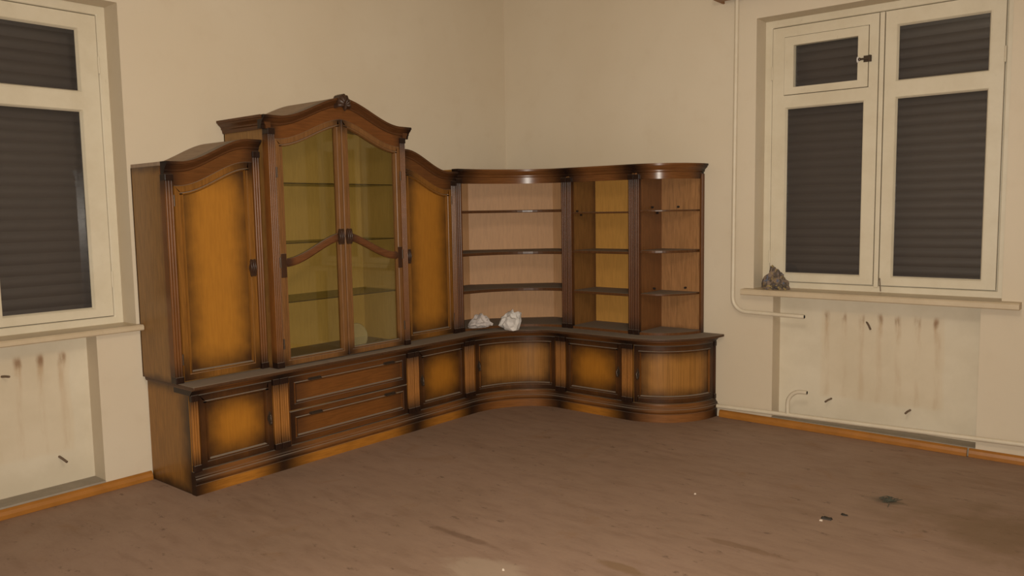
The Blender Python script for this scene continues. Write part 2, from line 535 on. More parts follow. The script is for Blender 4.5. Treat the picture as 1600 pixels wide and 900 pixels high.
def wall_with_window(name, mp, a, b, W, N):
    w = MB(mp)
    w.box(a, W['u0'], -TH, 0, 0, RZ)
    w.box(W['u1'], b, -TH, 0, 0, RZ)
    w.box(W['u0'], W['u1'], -TH, 0, W['z1'], RZ)
    w.box(W['u0'], N[0], -TH, 0, 0, W['z0'] - 0.03)
    w.box(N[1], W['u1'], -TH, 0, 0, W['z0'] - 0.03)
    w.box(N[0], N[1], -TH, -N[4] - 0.02, 0, W['z0'] - 0.03)
    return structure(name, w, M['wall'])
wall_with_window('wall_right', map_straight, 0.0, RX + TH, WR, NR)
wall_with_window('wall_left', map_world_left, RY - TH, TH, WL, NL)
b = MB(map_raw); b.box(-TH, RX + TH, RY - TH, RY, 0, RZ); structure('wall_back', b, M['wall'])
b = MB(map_raw); b.box(RX, RX + TH, RY, 0, 0, RZ); structure('wall_side', b, M['wall'])
for mp, N, mt, i in ((map_straight, NR, M['niche_r'], 1), (map_world_left, NL, M['niche_l'], 2)):
    b = MB(mp); b.box(N[0], N[1], -N[4] - 0.02, -N[4], N[2], N[3] + 0.01); structure('wall_niche_%d' % i, b, mt)
    b = MB(mp); b.box(N[0] - 0.0, N[1], -N[4] - 0.02, 0.004, 0.0, N[2]); structure('trim_%d' % i, b, M['ledge'])

# skirting boards
def skirting(name, mp, a, b_):
    s = MB(mp)
    s.sweep(lin(a, b_, 1), [(0, 0), (0.026, 0), (0.026, 0.022), (0.020, 0.040), (0.008, 0.050), (0, 0.050)])
    return structure(name, s, M['skirting'], bevel=0.002)
skirting('baseboard_left', map_world_left, RY, -3.206)
skirting('baseboard_right', map_straight, 1.975, 3.556)
skirting('baseboard_right', map_straight, 3.566, RX)

# ------------------------------------------------------------------ windows
def casement(n, mp, W, mull, sashes, hf=-0.15):
    """sashes: dict(u0,u1,z0,z1, panes=[(u0,u1,z0,z1)], vent=None|rect)"""
    root = empty('window_%d' % n)
    root['kind'] = 'structure'
    fr = MB(mp)
    fr.ring([(W['u0'], W['z0'] - 0.01), (W['u1'], W['z0'] - 0.01), (W['u1'], W['z1']), (W['u0'], W['z1'])],
            [(0, hf - 0.09), (0, hf), (0.044, hf), (0.050, hf - 0.004), (0.050, hf - 0.03), (0.085, hf - 0.03), (0.085, hf - 0.09)])
    fr.build('window_frame', M['paint'], root, bevel=0.003)
    mu = MB(mp); mu.box(mull[0] + 0.002, mull[1] - 0.002, hf - 0.09, hf + 0.012, W['z0'] + 0.03, W['z1'] - 0.056)
    mu.build('mullion', M['paint'], root, bevel=0.004)
    for s in sashes:
        sb = MB(mp)
        hs = hf + 0.006
        holes = list(s['panes']) + ([s['vent']] if s.get('vent') else [])
        holes.sort(key=lambda r: r[2])
        zb = [s['z0']] + [v for r in holes for v in (r[2], r[3])] + [s['z1']]
        for i in range(0, len(zb), 2):                       # rails
            sb.box(s['u0'], s['u1'], hs - 0.034, hs, zb[i], zb[i + 1])
        for r in holes:                                      # stiles beside each opening
            sb.box(s['u0'], r[0], hs - 0.034, hs, r[2], r[3])
            sb.box(r[1], s['u1'], hs - 0.034, hs, r[2], r[3])
        sash = sb.build('sash', M['paint'], root)
        for r in s['panes']:
            g = MB(mp); g.box(r[0] - 0.004, r[1] + 0.004, hs - 0.030, hs - 0.026, r[2] - 0.004, r[3] + 0.004)
            g.build('pane', M['pane'], sash)
            bd = MB(mp)
            bd.ring([(r[0], r[2]), (r[1], r[2]), (r[1], r[3]), (r[0], r[3])],
                    [(-0.008, hs - 0.024), (-0.008, hs + 0.003), (-0.003, hs + 0.003), (0.007, hs - 0.018), (0.007, hs - 0.024)])
            bd.build('glazing_bead', M['paint'], sash)
        if s.get('vent'):
            r = s['vent']; q = s['vent_pane']
            vb = MB(mp); e = 0.004
            w = [q[0] - r[0] - e, r[1] - q[1] - e]
            vb.box(r[0] + e, q[0], hs - 0.04, hs + 0.008, r[2] + e, r[3] - e)
            vb.box(q[1], r[1] - e, hs - 0.04, hs + 0.008, r[2] + e, r[3] - e)
            vb.box(q[0], q[1], hs - 0.04, hs + 0.008, r[2] + e, q[2])
            vb.box(q[0], q[1], hs - 0.04, hs + 0.008, q[3], r[3] - e)
            vent = vb.build('vent_sash', M['paint'], root)
            g = MB(mp); g.box(q[0] - 0.004, q[1] + 0.004, hs - 0.03, hs - 0.026, q[2] - 0.004, q[3] + 0.004)
            g.build('pane', M['pane'], vent)
            lt = MB(mp); zc = (q[2] + q[3]) / 2 - 0.012
            lt.box(r[1] - 0.030, r[1] + 0.018, hs + 0.006, hs + 0.012, zc - 0.02, zc + 0.02)
            lt.box(r[1] - 0.050, r[1] + 0.005, hs + 0.012, hs + 0.022, zc - 0.006, zc + 0.006)
            lt.ell((r[1] - 0.052, hs + 0.02, zc), (0.010, 0.010, 0.010))
            lt.box(r[1] + 0.006, r[1] + 0.014, hs + 0.01, hs + 0.026, zc - 0.02, zc + 0.02)
            lt.build('latch', M['bronze'], vent)
            kn = MB(mp); kn.ell((q[1] + 0.002, hs + 0.012, zc), (0.008, 0.01, 0.02)); kn.build('pull', M['paper'], vent, smooth=60)
        for ue, zz in s.get('hinges', []):
            hg = MB(mp); hg.tube([(ue, hs + 0.004, zz - 0.045), (ue, hs + 0.004, zz + 0.045)], 0.006, 8)
            hg.build('hinge', M['paint'], sash, smooth=50)
        if s.get('bolt'):
            bu, bz = s['bolt']
            bt = MB(mp); bt.tube([(bu, hs + 0.008, bz + 0.085), (bu + 0.008, hs + 0.010, bz)], 0.0035, 8)
            bt.build('bolt', M['iron'], sash, smooth=50)
    return root

casement(1, map_world_left, WL, (-3.975, -3.945), [
    dict(u0=-3.942, u1=-3.297, z0=0.945, z1=2.593, panes=[(-3.855, -3.395, 0.993, 2.078), (-3.855, -3.395, 2.178, 2.512)],
         hinges=[(-3.2935, 2.33), (-3.2935, 1.15)]),
    dict(u0=-4.643, u1=-3.980, z0=0.945, z1=2.593, panes=[(-4.545, -4.065, 0.993, 2.078), (-4.545, -4.065, 2.178, 2.512)])])
casement(2, map_straight, WR, (2.957, 2.989), [
    dict(u0=2.2715, u1=2.953, z0=0.984, z1=2.695, panes=[(2.365, 2.870, 1.036, 2.160)],
         vent=(2.350, 2.897, 2.243, 2.630), vent_pane=(2.416, 2.830, 2.294, 2.570), hinges=[(2.268, 2.40), (2.268, 1.15)]),
    dict(u0=2.993, u1=3.6435, z0=0.984, z1=2.695, panes=[(3.062, 3.567, 1.036, 2.163), (3.062, 3.567, 2.264, 2.605)],
         hinges=[(3.647, 2.35)], bolt=(2.998, 0.945))])

# sills
def sill(name, mp, a, b_, W, out, th):
    s = MB(mp)
    s.box(W['u0'], W['u1'], -0.24, 0.0, W['z0'] - th, W['z0'])
    s.sweep([a, b_], [(-0.001, W['z0'] - th), (out - 0.006, W['z0'] - th), (out, W['z0'] - th + 0.006), (out, W['z0'] - 0.008), (out - 0.008, W['z0']), (-0.001, W['z0'])])
    return structure(name, s, M['sillpaint'])
sill('trim_3', map_straight, 2.160, 3.80, WR, 0.095, 0.040)
sill('trim_4', map_world_left, -4.75, -3.225, WL, 0.060, 0.032)

# roller shutters outside the panes
def shutter(mp, W, label, z_top, z_bot, pitch=0.06):
    root = empty('roller_shutter', mp(W['u0'], -0.30, W['z0'] - 0.03))
    tag(root, label, 'shutter', 'closed roller shutters')
    prof = []
    for i in range(7):
        t = i / 6
        prof.append((-0.290 + 0.0065 * math.sin(math.pi * t), pitch * t))
    prof += [(h - 0.006, z) for h, z in prof[::-1]]
    mb = MB(mp); mb.sweep([W['u0'] - 0.03, W['u1'] + 0.03], prof)
    first = mb.build('slat', M['shutter'], None, smooth=60)
    n = int((z_top - z_bot) / pitch)
    inv = Vector(root.location)
    for i in range(n):
        o = first if i == 0 else bpy.data.objects.new('slat', first.data)
        if i: col.objects.link(o)
        o.parent = root
        o.location = (-inv.x, -inv.y, -inv.z + z_bot + i * pitch)
    rl = MB(mp); rl.tube([(W['u0'] - 0.03, -0.32, z_top + 0.02), (W['u1'] + 0.03, -0.32, z_top + 0.02)], 0.035, 12)
    o = rl.build('roller', M['shutter'], root, smooth=50); o.location = (-inv.x, -inv.y, -inv.z)
shutter(map_world_left, WL, 'closed dark roller shutter outside the window beside the tall cabinet', 2.70, 0.83)
shutter(map_straight, WR, 'closed dark roller shutter outside the window with the small vent pane', 2.80, 0.86)

# pelmet board above the right window
pb = empty('curtain_pelmet', (2.85, -0.06, 2.885)); tag(pb, 'varnished wooden curtain pelmet fixed above the window with the vent pane', 'pelmet')
q = MB(map_straight); q.box(-0.865, 1.12, 0.012, 0.07, 0.0, 0.03); q.build('top_board', M['pelmet'], pb, bevel=0.003)
q = MB(map_straight); q.box(-0.880, 1.135, 0.07, 0.09, 0.0, 0.12); q.build('front_board', M['pelmet'], pb, bevel=0.003)
for a in (-0.880, 1.12):
    q = MB(map_straight); q.box(a, a + 0.015, -0.06, 0.07, 0.0, 0.10); q.build('end_board', M['pelmet'], pb, bevel=0.003)

# ================================================================== wall unit
ZC = 0.600                       # worktop height
DB, DU, DC = 0.462, 0.372, 0.455  # front faces: base, upper, display case
XS, YS = 0.900, 1.020            # corner unit legs along the right / left wall
XE = 1.486                       # where the rounded end units start
SQX = 0.97                       # slight flattening of the rounded end
LV = 0.72                        # front length of the rounded units
LC = 0.75                        # front length of the hollow corner units
def map_convex(u, h, z):
    t = -math.pi / 2 + (math.pi / 2) * u / LV
    return (SQX * h * math.cos(t), h * math.sin(t), z)
def map_concave(u, h, z):
    t = (math.pi / 2) * u / LC
    return (XS - (XS - h) * math.cos(t), -YS + (YS - h) * math.sin(t), z)

def reeds(u0, u1, hb, hf, n=3, d=0.006):
    """plan outline of a pilaster with n round reeds on its face"""
    pts = [(u1, hb), (u1, hf - d)]
    w = (u1 - u0) / n
    for k in range(n):
        for i in range(0 if k == 0 else 1, 7):
            t = i / 6
            pts.append((u1 - w * k - w * t, hf - d + d * math.sin(math.pi * t)))
    pts.append((u0, hb))
    return pts

def pilaster(root, mp, u0, u1, hb, hf, z0, z1, n=3, base=BROWN):
    p = MB(mp); p.plan(reeds(u0, u1, hb, hf, n), z0 + 0.03, z1 - 0.03)
    mt = wood(base, (u0, u1, z0, z1), 0, 0.15, dark=DARK, amount=0.97)
    o = p.build('pilaster', mt, root, smooth=35)
    for za, zb in ((z0, z0 + 0.035), (z1 - 0.035, z1)):
        c = MB(mp); e = 0.0008
        c.box(u0 - e, u1 + e, hb, hf + 0.003, za, zb)
        c.build('pilaster_block', wood((0.024, 0.011, 0.007)), o, bevel=0.003)
    return o

FRAME = lambda h: [(0, h - 0.02), (0, h), (0.003, h + 0.006), (0.034, h + 0.006), (0.038, h + 0.002), (0.042, h + 0.009), (0.048, h + 0.009), (0.054, h - 0.004), (0.054, h - 0.02)]

def drop_handle(root, mp, u, h, z, s=1.0):
    """antique drop pull: pierced back plate and hanging bail"""
    pl = MB(mp)
    out = []
    for i in range(20):
        a = 2 * math.pi * i / 20
        r = 1.0 + 0.16 * math.cos(4 * a)
        out.append((u + 0.013 * s * r * math.cos(a), z + 0.036 * s * r * math.sin(a)))
    pl.face_prism(out, h, h + 0.004)
    o = pl.build('handle', M['bronze'], root, smooth=40)
    bl_ = MB(mp)
    bl_.ell((u, h + 0.009, z + 0.018 * s), (0.007, 0.008, 0.007))
    bl_.tube([(u, h + 0.012, z + 0.018 * s), (u - 0.004, h + 0.019, z + 0.002), (u, h + 0.016, z - 0.022 * s)], [0.0035, 0.0045, 0.006], 8)
    bl_.ell((u, h + 0.015, z - 0.026 * s), (0.007, 0.007, 0.009))
    bl_.build('drop', M['bronze'], o, smooth=60)
    return o

def carved_block(root, mp, u, h, z, w=0.046, hh=0.098, name='escutcheon'):
    b_ = MB(mp)
    out = []
    for i in range(24):
        a = 2 * math.pi * i / 24
        ca, sa = math.cos(a), math.sin(a)
        k = 1 / max(abs(ca) ** 4 + abs(sa) ** 4, 1e-6) ** 0.25
        out.append((u + w / 2 * ca * k * (1 + 0.07 * math.cos(6 * a)), z + hh / 2 * sa * k * (1 + 0.05 * math.cos(6 * a))))
    b_.face_prism(out, h, h + 0.008)
    for k in range(-1, 2):
        b_.tube([(u + k * w * 0.27, h + 0.008, z - hh * (0.40 - 0.06 * abs(k))), (u + k * w * 0.29, h + 0.014, z),
                 (u + k * w * 0.27, h + 0.008, z + hh * (0.40 - 0.06 * abs(k)))], [0.003, 0.0058, 0.003], 8)
    return b_.build(name, wood((0.055, 0.026, 0.014), rough=0.3), root, smooth=45)

def panel_door(root, mp, u0, u1, z0, top, h, handle=None, nu=1, base=ORANGE, hinge_side=None, streak=0.0, fbase=(0.21, 0.080, 0.018), kind='drop', inset=0.054, sub=0.0):
    """framed door: moulded frame, sunburst panel"""
    zt = max(top(u) for u in lin(u0, u1, 20))
    n = 18
    fr = MB(mp)
    fr.ring(door_poly(u0, u1, z0, top, n, sub), FRAME(h))
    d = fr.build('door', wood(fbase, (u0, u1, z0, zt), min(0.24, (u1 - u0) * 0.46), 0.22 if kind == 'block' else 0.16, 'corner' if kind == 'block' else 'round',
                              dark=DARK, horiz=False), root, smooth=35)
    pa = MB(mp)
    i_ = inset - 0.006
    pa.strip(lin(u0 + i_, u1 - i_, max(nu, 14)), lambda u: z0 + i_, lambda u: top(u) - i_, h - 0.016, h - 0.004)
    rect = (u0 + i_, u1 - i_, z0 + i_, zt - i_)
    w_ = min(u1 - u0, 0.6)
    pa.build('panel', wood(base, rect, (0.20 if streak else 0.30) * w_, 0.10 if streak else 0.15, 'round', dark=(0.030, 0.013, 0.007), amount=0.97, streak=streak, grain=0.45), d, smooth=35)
    if handle:
        if kind == 'drop': drop_handle(d, mp, handle[0], h + 0.006, handle[1])
        else: carved_block(d, mp, handle[0], h + 0.006, handle[1])
    if hinge_side is not None:
        for zz in (z0 + 0.12, zt - 0.22):
            hg = MB(mp); hg.tube([(hinge_side, h + 0.004, zz - 0.03), (hinge_side, h + 0.004, zz + 0.03)], 0.005, 8)
            hg.build('hinge', M['bronze'], d, smooth=50)
    return d

PLINTH = [(0.440, 0.0), (0.482, 0.0), (0.482, 0.056), (0.478, 0.060), (0.440, 0.060)]
BASEMOULD = [(0.440, 0.060), (0.484, 0.060), (0.490, 0.066), (0.496, 0.078), (0.490, 0.090), (0.484, 0.094), (0.484, 0.102), (0.474, 0.112), (0.468, 0.128), (0.440, 0.128)]
TOPRAIL = [(0.30, 0.545), (0.470, 0.545), (0.474, 0.553), (0.478, 0.556), (0.484, 0.564), (0.492, 0.569), (0.492, 0.576), (0.30, 0.576)]

def base_front(root, mp, w, nu, pc=(0.42, 0.168, 0.024)):
    us = lin(0.0, w, nu)
    e = min(0.26, 0.42 * w)
    p = MB(mp, True); p.sweep(us, PLINTH)
    p.build('plinth', wood(pc, (0, w, -1, 1), e, 0, dark=DARK, amount=0.97, horiz=True), root, smooth=30)
    p = MB(mp, True); p.sweep(us, BASEMOULD)
    p.build('base_moulding', wood((0.20, 0.078, 0.020), (0, w, -1, 1), e, 0, dark=DARK, amount=0.97, horiz=True), root, smooth=30)
    t = MB(mp, True); t.sweep(us, TOPRAIL)
    t.build('top_rail', wood((0.17, 0.064, 0.017), (0, w, -1, 1), e, 0, dark=DARK, horiz=True), root, smooth=30)

def straight_base(name, label, loc, rz, w, left_side=False):
    root = empty(name, loc, rz); tag(root, label, 'cabinet', None)
    g = 0.0012
    c = MB(); c.box(g, w - g, 0.004, DB - 0.012, 0.002, 0.575)
    c.build('carcass', wood(OCHRE, (-0.5, DB, 0.0, 0.60), 0.16, 0.09, dark=DARK, amount=0.9), root)
    base_front(root, map_straight, w, 1)
    return root

rzL = math.pi / 2
Y0, YA, YB, YC = -3.200, -2.648, -1.575, -YS
# door cabinet at the free end of the left wall
wA = YA - Y0
uA = straight_base('base_cabinet', 'low door cabinet under the tall solid-door cabinet next to the shuttered window', (0.002, Y0, 0), rzL, wA)
pilaster(uA, map_straight, 0.004, 0.046, 0.40, 0.474, 0.128, 0.546, 3, (0.34, 0.138, 0.028))
pilaster(uA, map_straight, wA - 0.044, wA - 0.002, 0.40, 0.474, 0.128, 0.546, 3, (0.34, 0.138, 0.028))
panel_door(uA, map_straight, 0.050, wA - 0.048, 0.132, lambda u: 0.542, 0.460, handle=(wA - 0.072, 0.325))
# chest of two wide drawers
wB = YB - YA
uB = straight_base('drawer_chest', 'low chest with two wide drawers under the glass display case', (0.002, YA, 0), rzL, wB)
pilaster(uB, map_straight, 0.002, 0.060, 0.40, 0.474, 0.128, 0.546, 4, (0.34, 0.138, 0.028))
pilaster(uB, map_straight, wB - 0.060, wB - 0.002, 0.40, 0.474, 0.128, 0.546, 4, (0.34, 0.138, 0.028))
for z0, z1 in ((0.132, 0.332), (0.338, 0.542)):
    fr = MB(); a, b_ = 0.066, wB - 0.066
    fr.ring([(a, z0), (b_, z0), (b_, z1), (a, z1)], FRAME(0.460))
    d = fr.build('drawer', wood((0.140, 0.052, 0.014), (a, b_, z0, z1), 0.20, 0, dark=DARK, horiz=True, amount=0.9), uB, smooth=35)
    pa = MB(); pa.box(a + 0.048, b_ - 0.048, 0.444, 0.456, z0 + 0.048, z1 - 0.048)
    pa.build('panel', wood((0.20, 0.074, 0.017), (a, b_, z0, z1), 0.22, 0, dark=(0.050, 0.021, 0.010), horiz=True, amount=0.8), d)
    for uh in (0.25, wB - 0.225):
        hd = MB(); zt = z1 - 0.036
        hd.box(uh - 0.046, uh + 0.046, 0.462, 0.468, zt - 0.010, zt + 0.010)
        hd.tube([(uh - 0.042, 0.468, zt), (uh - 0.040, 0.482, zt - 0.002), (uh + 0.040, 0.482, zt - 0.002), (uh + 0.042, 0.468, zt)], 0.0045, 8)
        hd.build('handle', M['bronze'], d, smooth=40)
# door cabinet before the corner
wC = YC - YB
uC = straight_base('base_cabinet', 'low door cabinet between the two-drawer chest and the hollow corner cabinet', (0.002, YB, 0), rzL, wC)
pilaster(uC, map_straight, 0.002, 0.044, 0.40, 0.474, 0.128, 0.546, 3, (0.34, 0.138, 0.028))
pilaster(uC, map_straight, wC - 0.044, wC - 0.002, 0.40, 0.474, 0.128, 0.546, 3, (0.34, 0.138, 0.028))
panel_door(uC, map_straight, 0.048, wC - 0.048, 0.132, lambda u: 0.542, 0.460, handle=(0.074, 0.335))

# hollow corner cabinet
uK = empty('corner_cabinet', (0, 0, 0)); tag(uK, 'low corner cabinet with a curved inward door under the crumpled papers', 'cabinet')
def conc(h, n=24, t0=0.0, t1=1.0):
    return [map_concave(LC * t, h, 0)[:2] for t in lin(t0, t1, n)]
c = MB(map_raw)
c.plan([(0.004, -YS + 0.002)] + [(x, y) for x, y in conc(DB - 0.012)] + [(XS - 0.002, -0.004), (0.004, -0.004)], 0.002, 0.575)
c.build('carcass', wood(OCHRE), uK)
base_front(uK, map_concave, LC, 28, (0.27, 0.105, 0.028))
pilaster(uK, map_concave, 0.004, 0.050, 0.42, 0.474, 0.128, 0.546, 3, (0.34, 0.138, 0.028))
pilaster(uK, map_concave, LC - 0.050, LC - 0.004, 0.42, 0.474, 0.128, 0.546, 3, (0.34, 0.138, 0.028))
panel_door(uK, map_concave, 0.056, LC - 0.056, 0.132, lambda u: 0.542, 0.460, handle=(0.088, 0.345), nu=26, base=(0.36, 0.165, 0.038), streak=0.35, sub=0.03)

# door cabinet on the right wall
wD = XE - XS
uD = straight_base('base_cabinet', 'low door cabinet under the straight open bookshelf between corner and rounded end', (XS, -0.002, 0), 0, wD)
pilaster(uD, map_straight, 0.002, 0.044, 0.40, 0.474, 0.128, 0.546, 3, (0.34, 0.138, 0.028))
pilaster(uD, map_straight, wD - 0.044, wD - 0.002, 0.40, 0.474, 0.128, 0.546, 3, (0.34, 0.138, 0.028))
panel_door(uD, map_straight, 0.048, wD - 0.048, 0.132, lambda u: 0.542, 0.460, handle=(wD - 0.074, 0.335))

# rounded end cabinet
uE = empty('round_end_cabinet', (XE, -0.002, 0)); tag(uE, 'low quarter-round end cabinet with reeded curved door beside the heating pipe', 'cabinet')
def conv(h, n=24): return [map_convex(LV * t, h, 0)[:2] for t in lin(0, 1, n)]
c = MB(map_raw); c.plan([(0.002, -0.004)] + conv(DB - 0.012)[:-1] + [(SQX * (DB - 0.012), -0.004)], 0.002, 0.575)
c.build('carcass', wood(OCHRE), uE)
base_front(uE, map_convex, LV, 30, (0.27, 0.110, 0.034))
pilaster(uE, map_convex, 0.002, 0.044, 0.42, 0.474, 0.128, 0.546, 3, (0.34, 0.138, 0.028))
pilaster(uE, map_convex, LV - 0.026, LV - 0.002, 0.42, 0.472, 0.128, 0.546, 2, (0.07, 0.028, 0.012))
panel_door(uE, map_convex, 0.052, LV - 0.032, 0.132, lambda u: 0.542, 0.460, handle=(0.084, 0.335), nu=30, base=(0.37, 0.170, 0.040), streak=0.45, sub=0.03)

# continuous worktop
wt = empty('worktop', (0.0, 0.0, 0.576)); tag(wt, 'long dusty worktop running over all the low cabinets', 'worktop')
def top_outline(h, yend, nn=26):
    pts = [(0.003, yend), (h, yend), (h, -YS)]
    pts += conc(h, nn)[1:]
    pts += [(XE, -h)] + [(XE + x, y) for x, y in conv(h, nn)[1:-1]] + [(XE + SQX * h, -0.003), (0.003, -0.003)]
    return pts
t = MB(map_raw); t.plan(top_outline(0.535, -3.212), 0.006, 0.024)
t.build('slab', wood((0.085, 0.040, 0.018), rough=0.4), wt, bevel=0.005)
t = MB(map_raw); t.plan(top_outline(0.513, -3.208), 0.0, 0.008)
t.build('edge_moulding', wood((0.115, 0.045, 0.016)), wt, bevel=0.003)

# ------------------------------------------------------------------ upper units
CORN = lambda d: [(d - 0.03, -0.075), (d, -0.075), (d + 0.004, -0.055), (d + 0.010, -0.050), (d + 0.010, -0.042), (d + 0.016, -0.034),
                  (d + 0.028, -0.024), (d + 0.032, -0.016), (d + 0.038, -0.014), (d + 0.038, 0.0), (d - 0.03, 0.0)]
def curve_smooth(lo, hi, a, b_):
    return lambda u: lo + (hi - lo) * ss((u - a) / (b_ - a))

def tall_cupboard(name, label, y0, w, outer_left):
    """solid-door cupboard whose bonnet top rises towards the display case"""
    root = empty(name, (0.002, y0, ZC), rzL); tag(root, label, 'cabinet')
    lo, hi = 1.785 - ZC, 1.925 - ZC
    if outer_left: ztop = curve_smooth(lo, hi, 0.07, w - 0.08)
    else: ztop = curve_smooth(hi, lo, 0.05, w - 0.10)
    us = lin(0, w, 26)
    hF = ztop(0) if True else 0
    for u0, u1, nm in ((0, 0.02, 0), (w - 0.02, w, 1)):
        zt = ztop(u0) - 0.02
        s = MB(); s.box(u0, u1, 0.004, DU - 0.050, 0.0, zt)
        s.build('side_panel', wood((0.30, 0.152, 0.044), (-0.4, DU + 0.02, 0, zt), 0.12, 0.05, dark=(0.06, 0.028, 0.014), amount=0.9), root)
    b_ = MB(); b_.strip(us, lambda u: 0.0, lambda u: ztop(u) - 0.02, 0.002, 0.012); b_.build('back_panel', wood(OCHRE), root)
    b_ = MB(); b_.box(0.02, w - 0.02, 0.012, DU - 0.02, 0.0, 0.022); b_.build('bottom_panel', wood(OCHRE), root)
    r = MB(); r.strip(lin(0.001, w - 0.001, 30), lambda u: ztop(u) - 0.021, lambda u: ztop(u) - 0.0008, 0.004, DU - 0.005)
    r.build('roof_panel', wood((0.40, 0.29, 0.205), dust=False, rough=0.7), root, smooth=35)
    cn = MB(map_straight, True); cn.sweep(us, CORN(DU - 0.008), ztop)
    cn.build('cornice', wood((0.105, 0.040, 0.013), (0, w, -1, 1), 0.12, 0, dark=DARK, horiz=True), root, smooth=35)
    dz = 0.125
    dt = lambda u: ztop(u) - dz
    fz = MB(); fz.strip(lin(0.002, w - 0.002, 26), lambda u: ztop(u) - dz - 0.005, lambda u: ztop(u) - 0.02, DU - 0.051, DU - 0.004)
    fz.build('frieze', wood((0.15, 0.056, 0.014), (0, w, -1, 1), 0.15, 0, dark=DARK, horiz=True), root, smooth=35)
    pw = 0.046
    pilaster(root, map_straight, 0.0, pw, DU - 0.05, DU + 0.004, 0.0, ztop(0.0) - 0.066)
    pilaster(root, map_straight, w - pw, w, DU - 0.05, DU + 0.004, 0.0, ztop(w) - 0.066)
    u0, u1 = pw + 0.003, w - pw - 0.003
    hu = u1 - 0.026 if outer_left else u0 + 0.026
    panel_door(root, map_straight, u0, u1, 0.006, dt, DU - 0.006, handle=(hu, 1.195 - ZC), kind='block',
               base=(0.385, 0.163, 0.022), fbase=(0.25, 0.105, 0.020), hinge_side=(u0 - 0.001 if outer_left else u1 + 0.001))
    return root

tall_cupboard('tall_cupboard', 'tall solid-door cupboard with a rising bonnet top beside the shuttered window', -3.222, 0.572, True)
tall_cupboard('tall_cupboard', 'tall solid-door cupboard between the glass display case and the corner shelf unit', -1.585, 0.563, False)

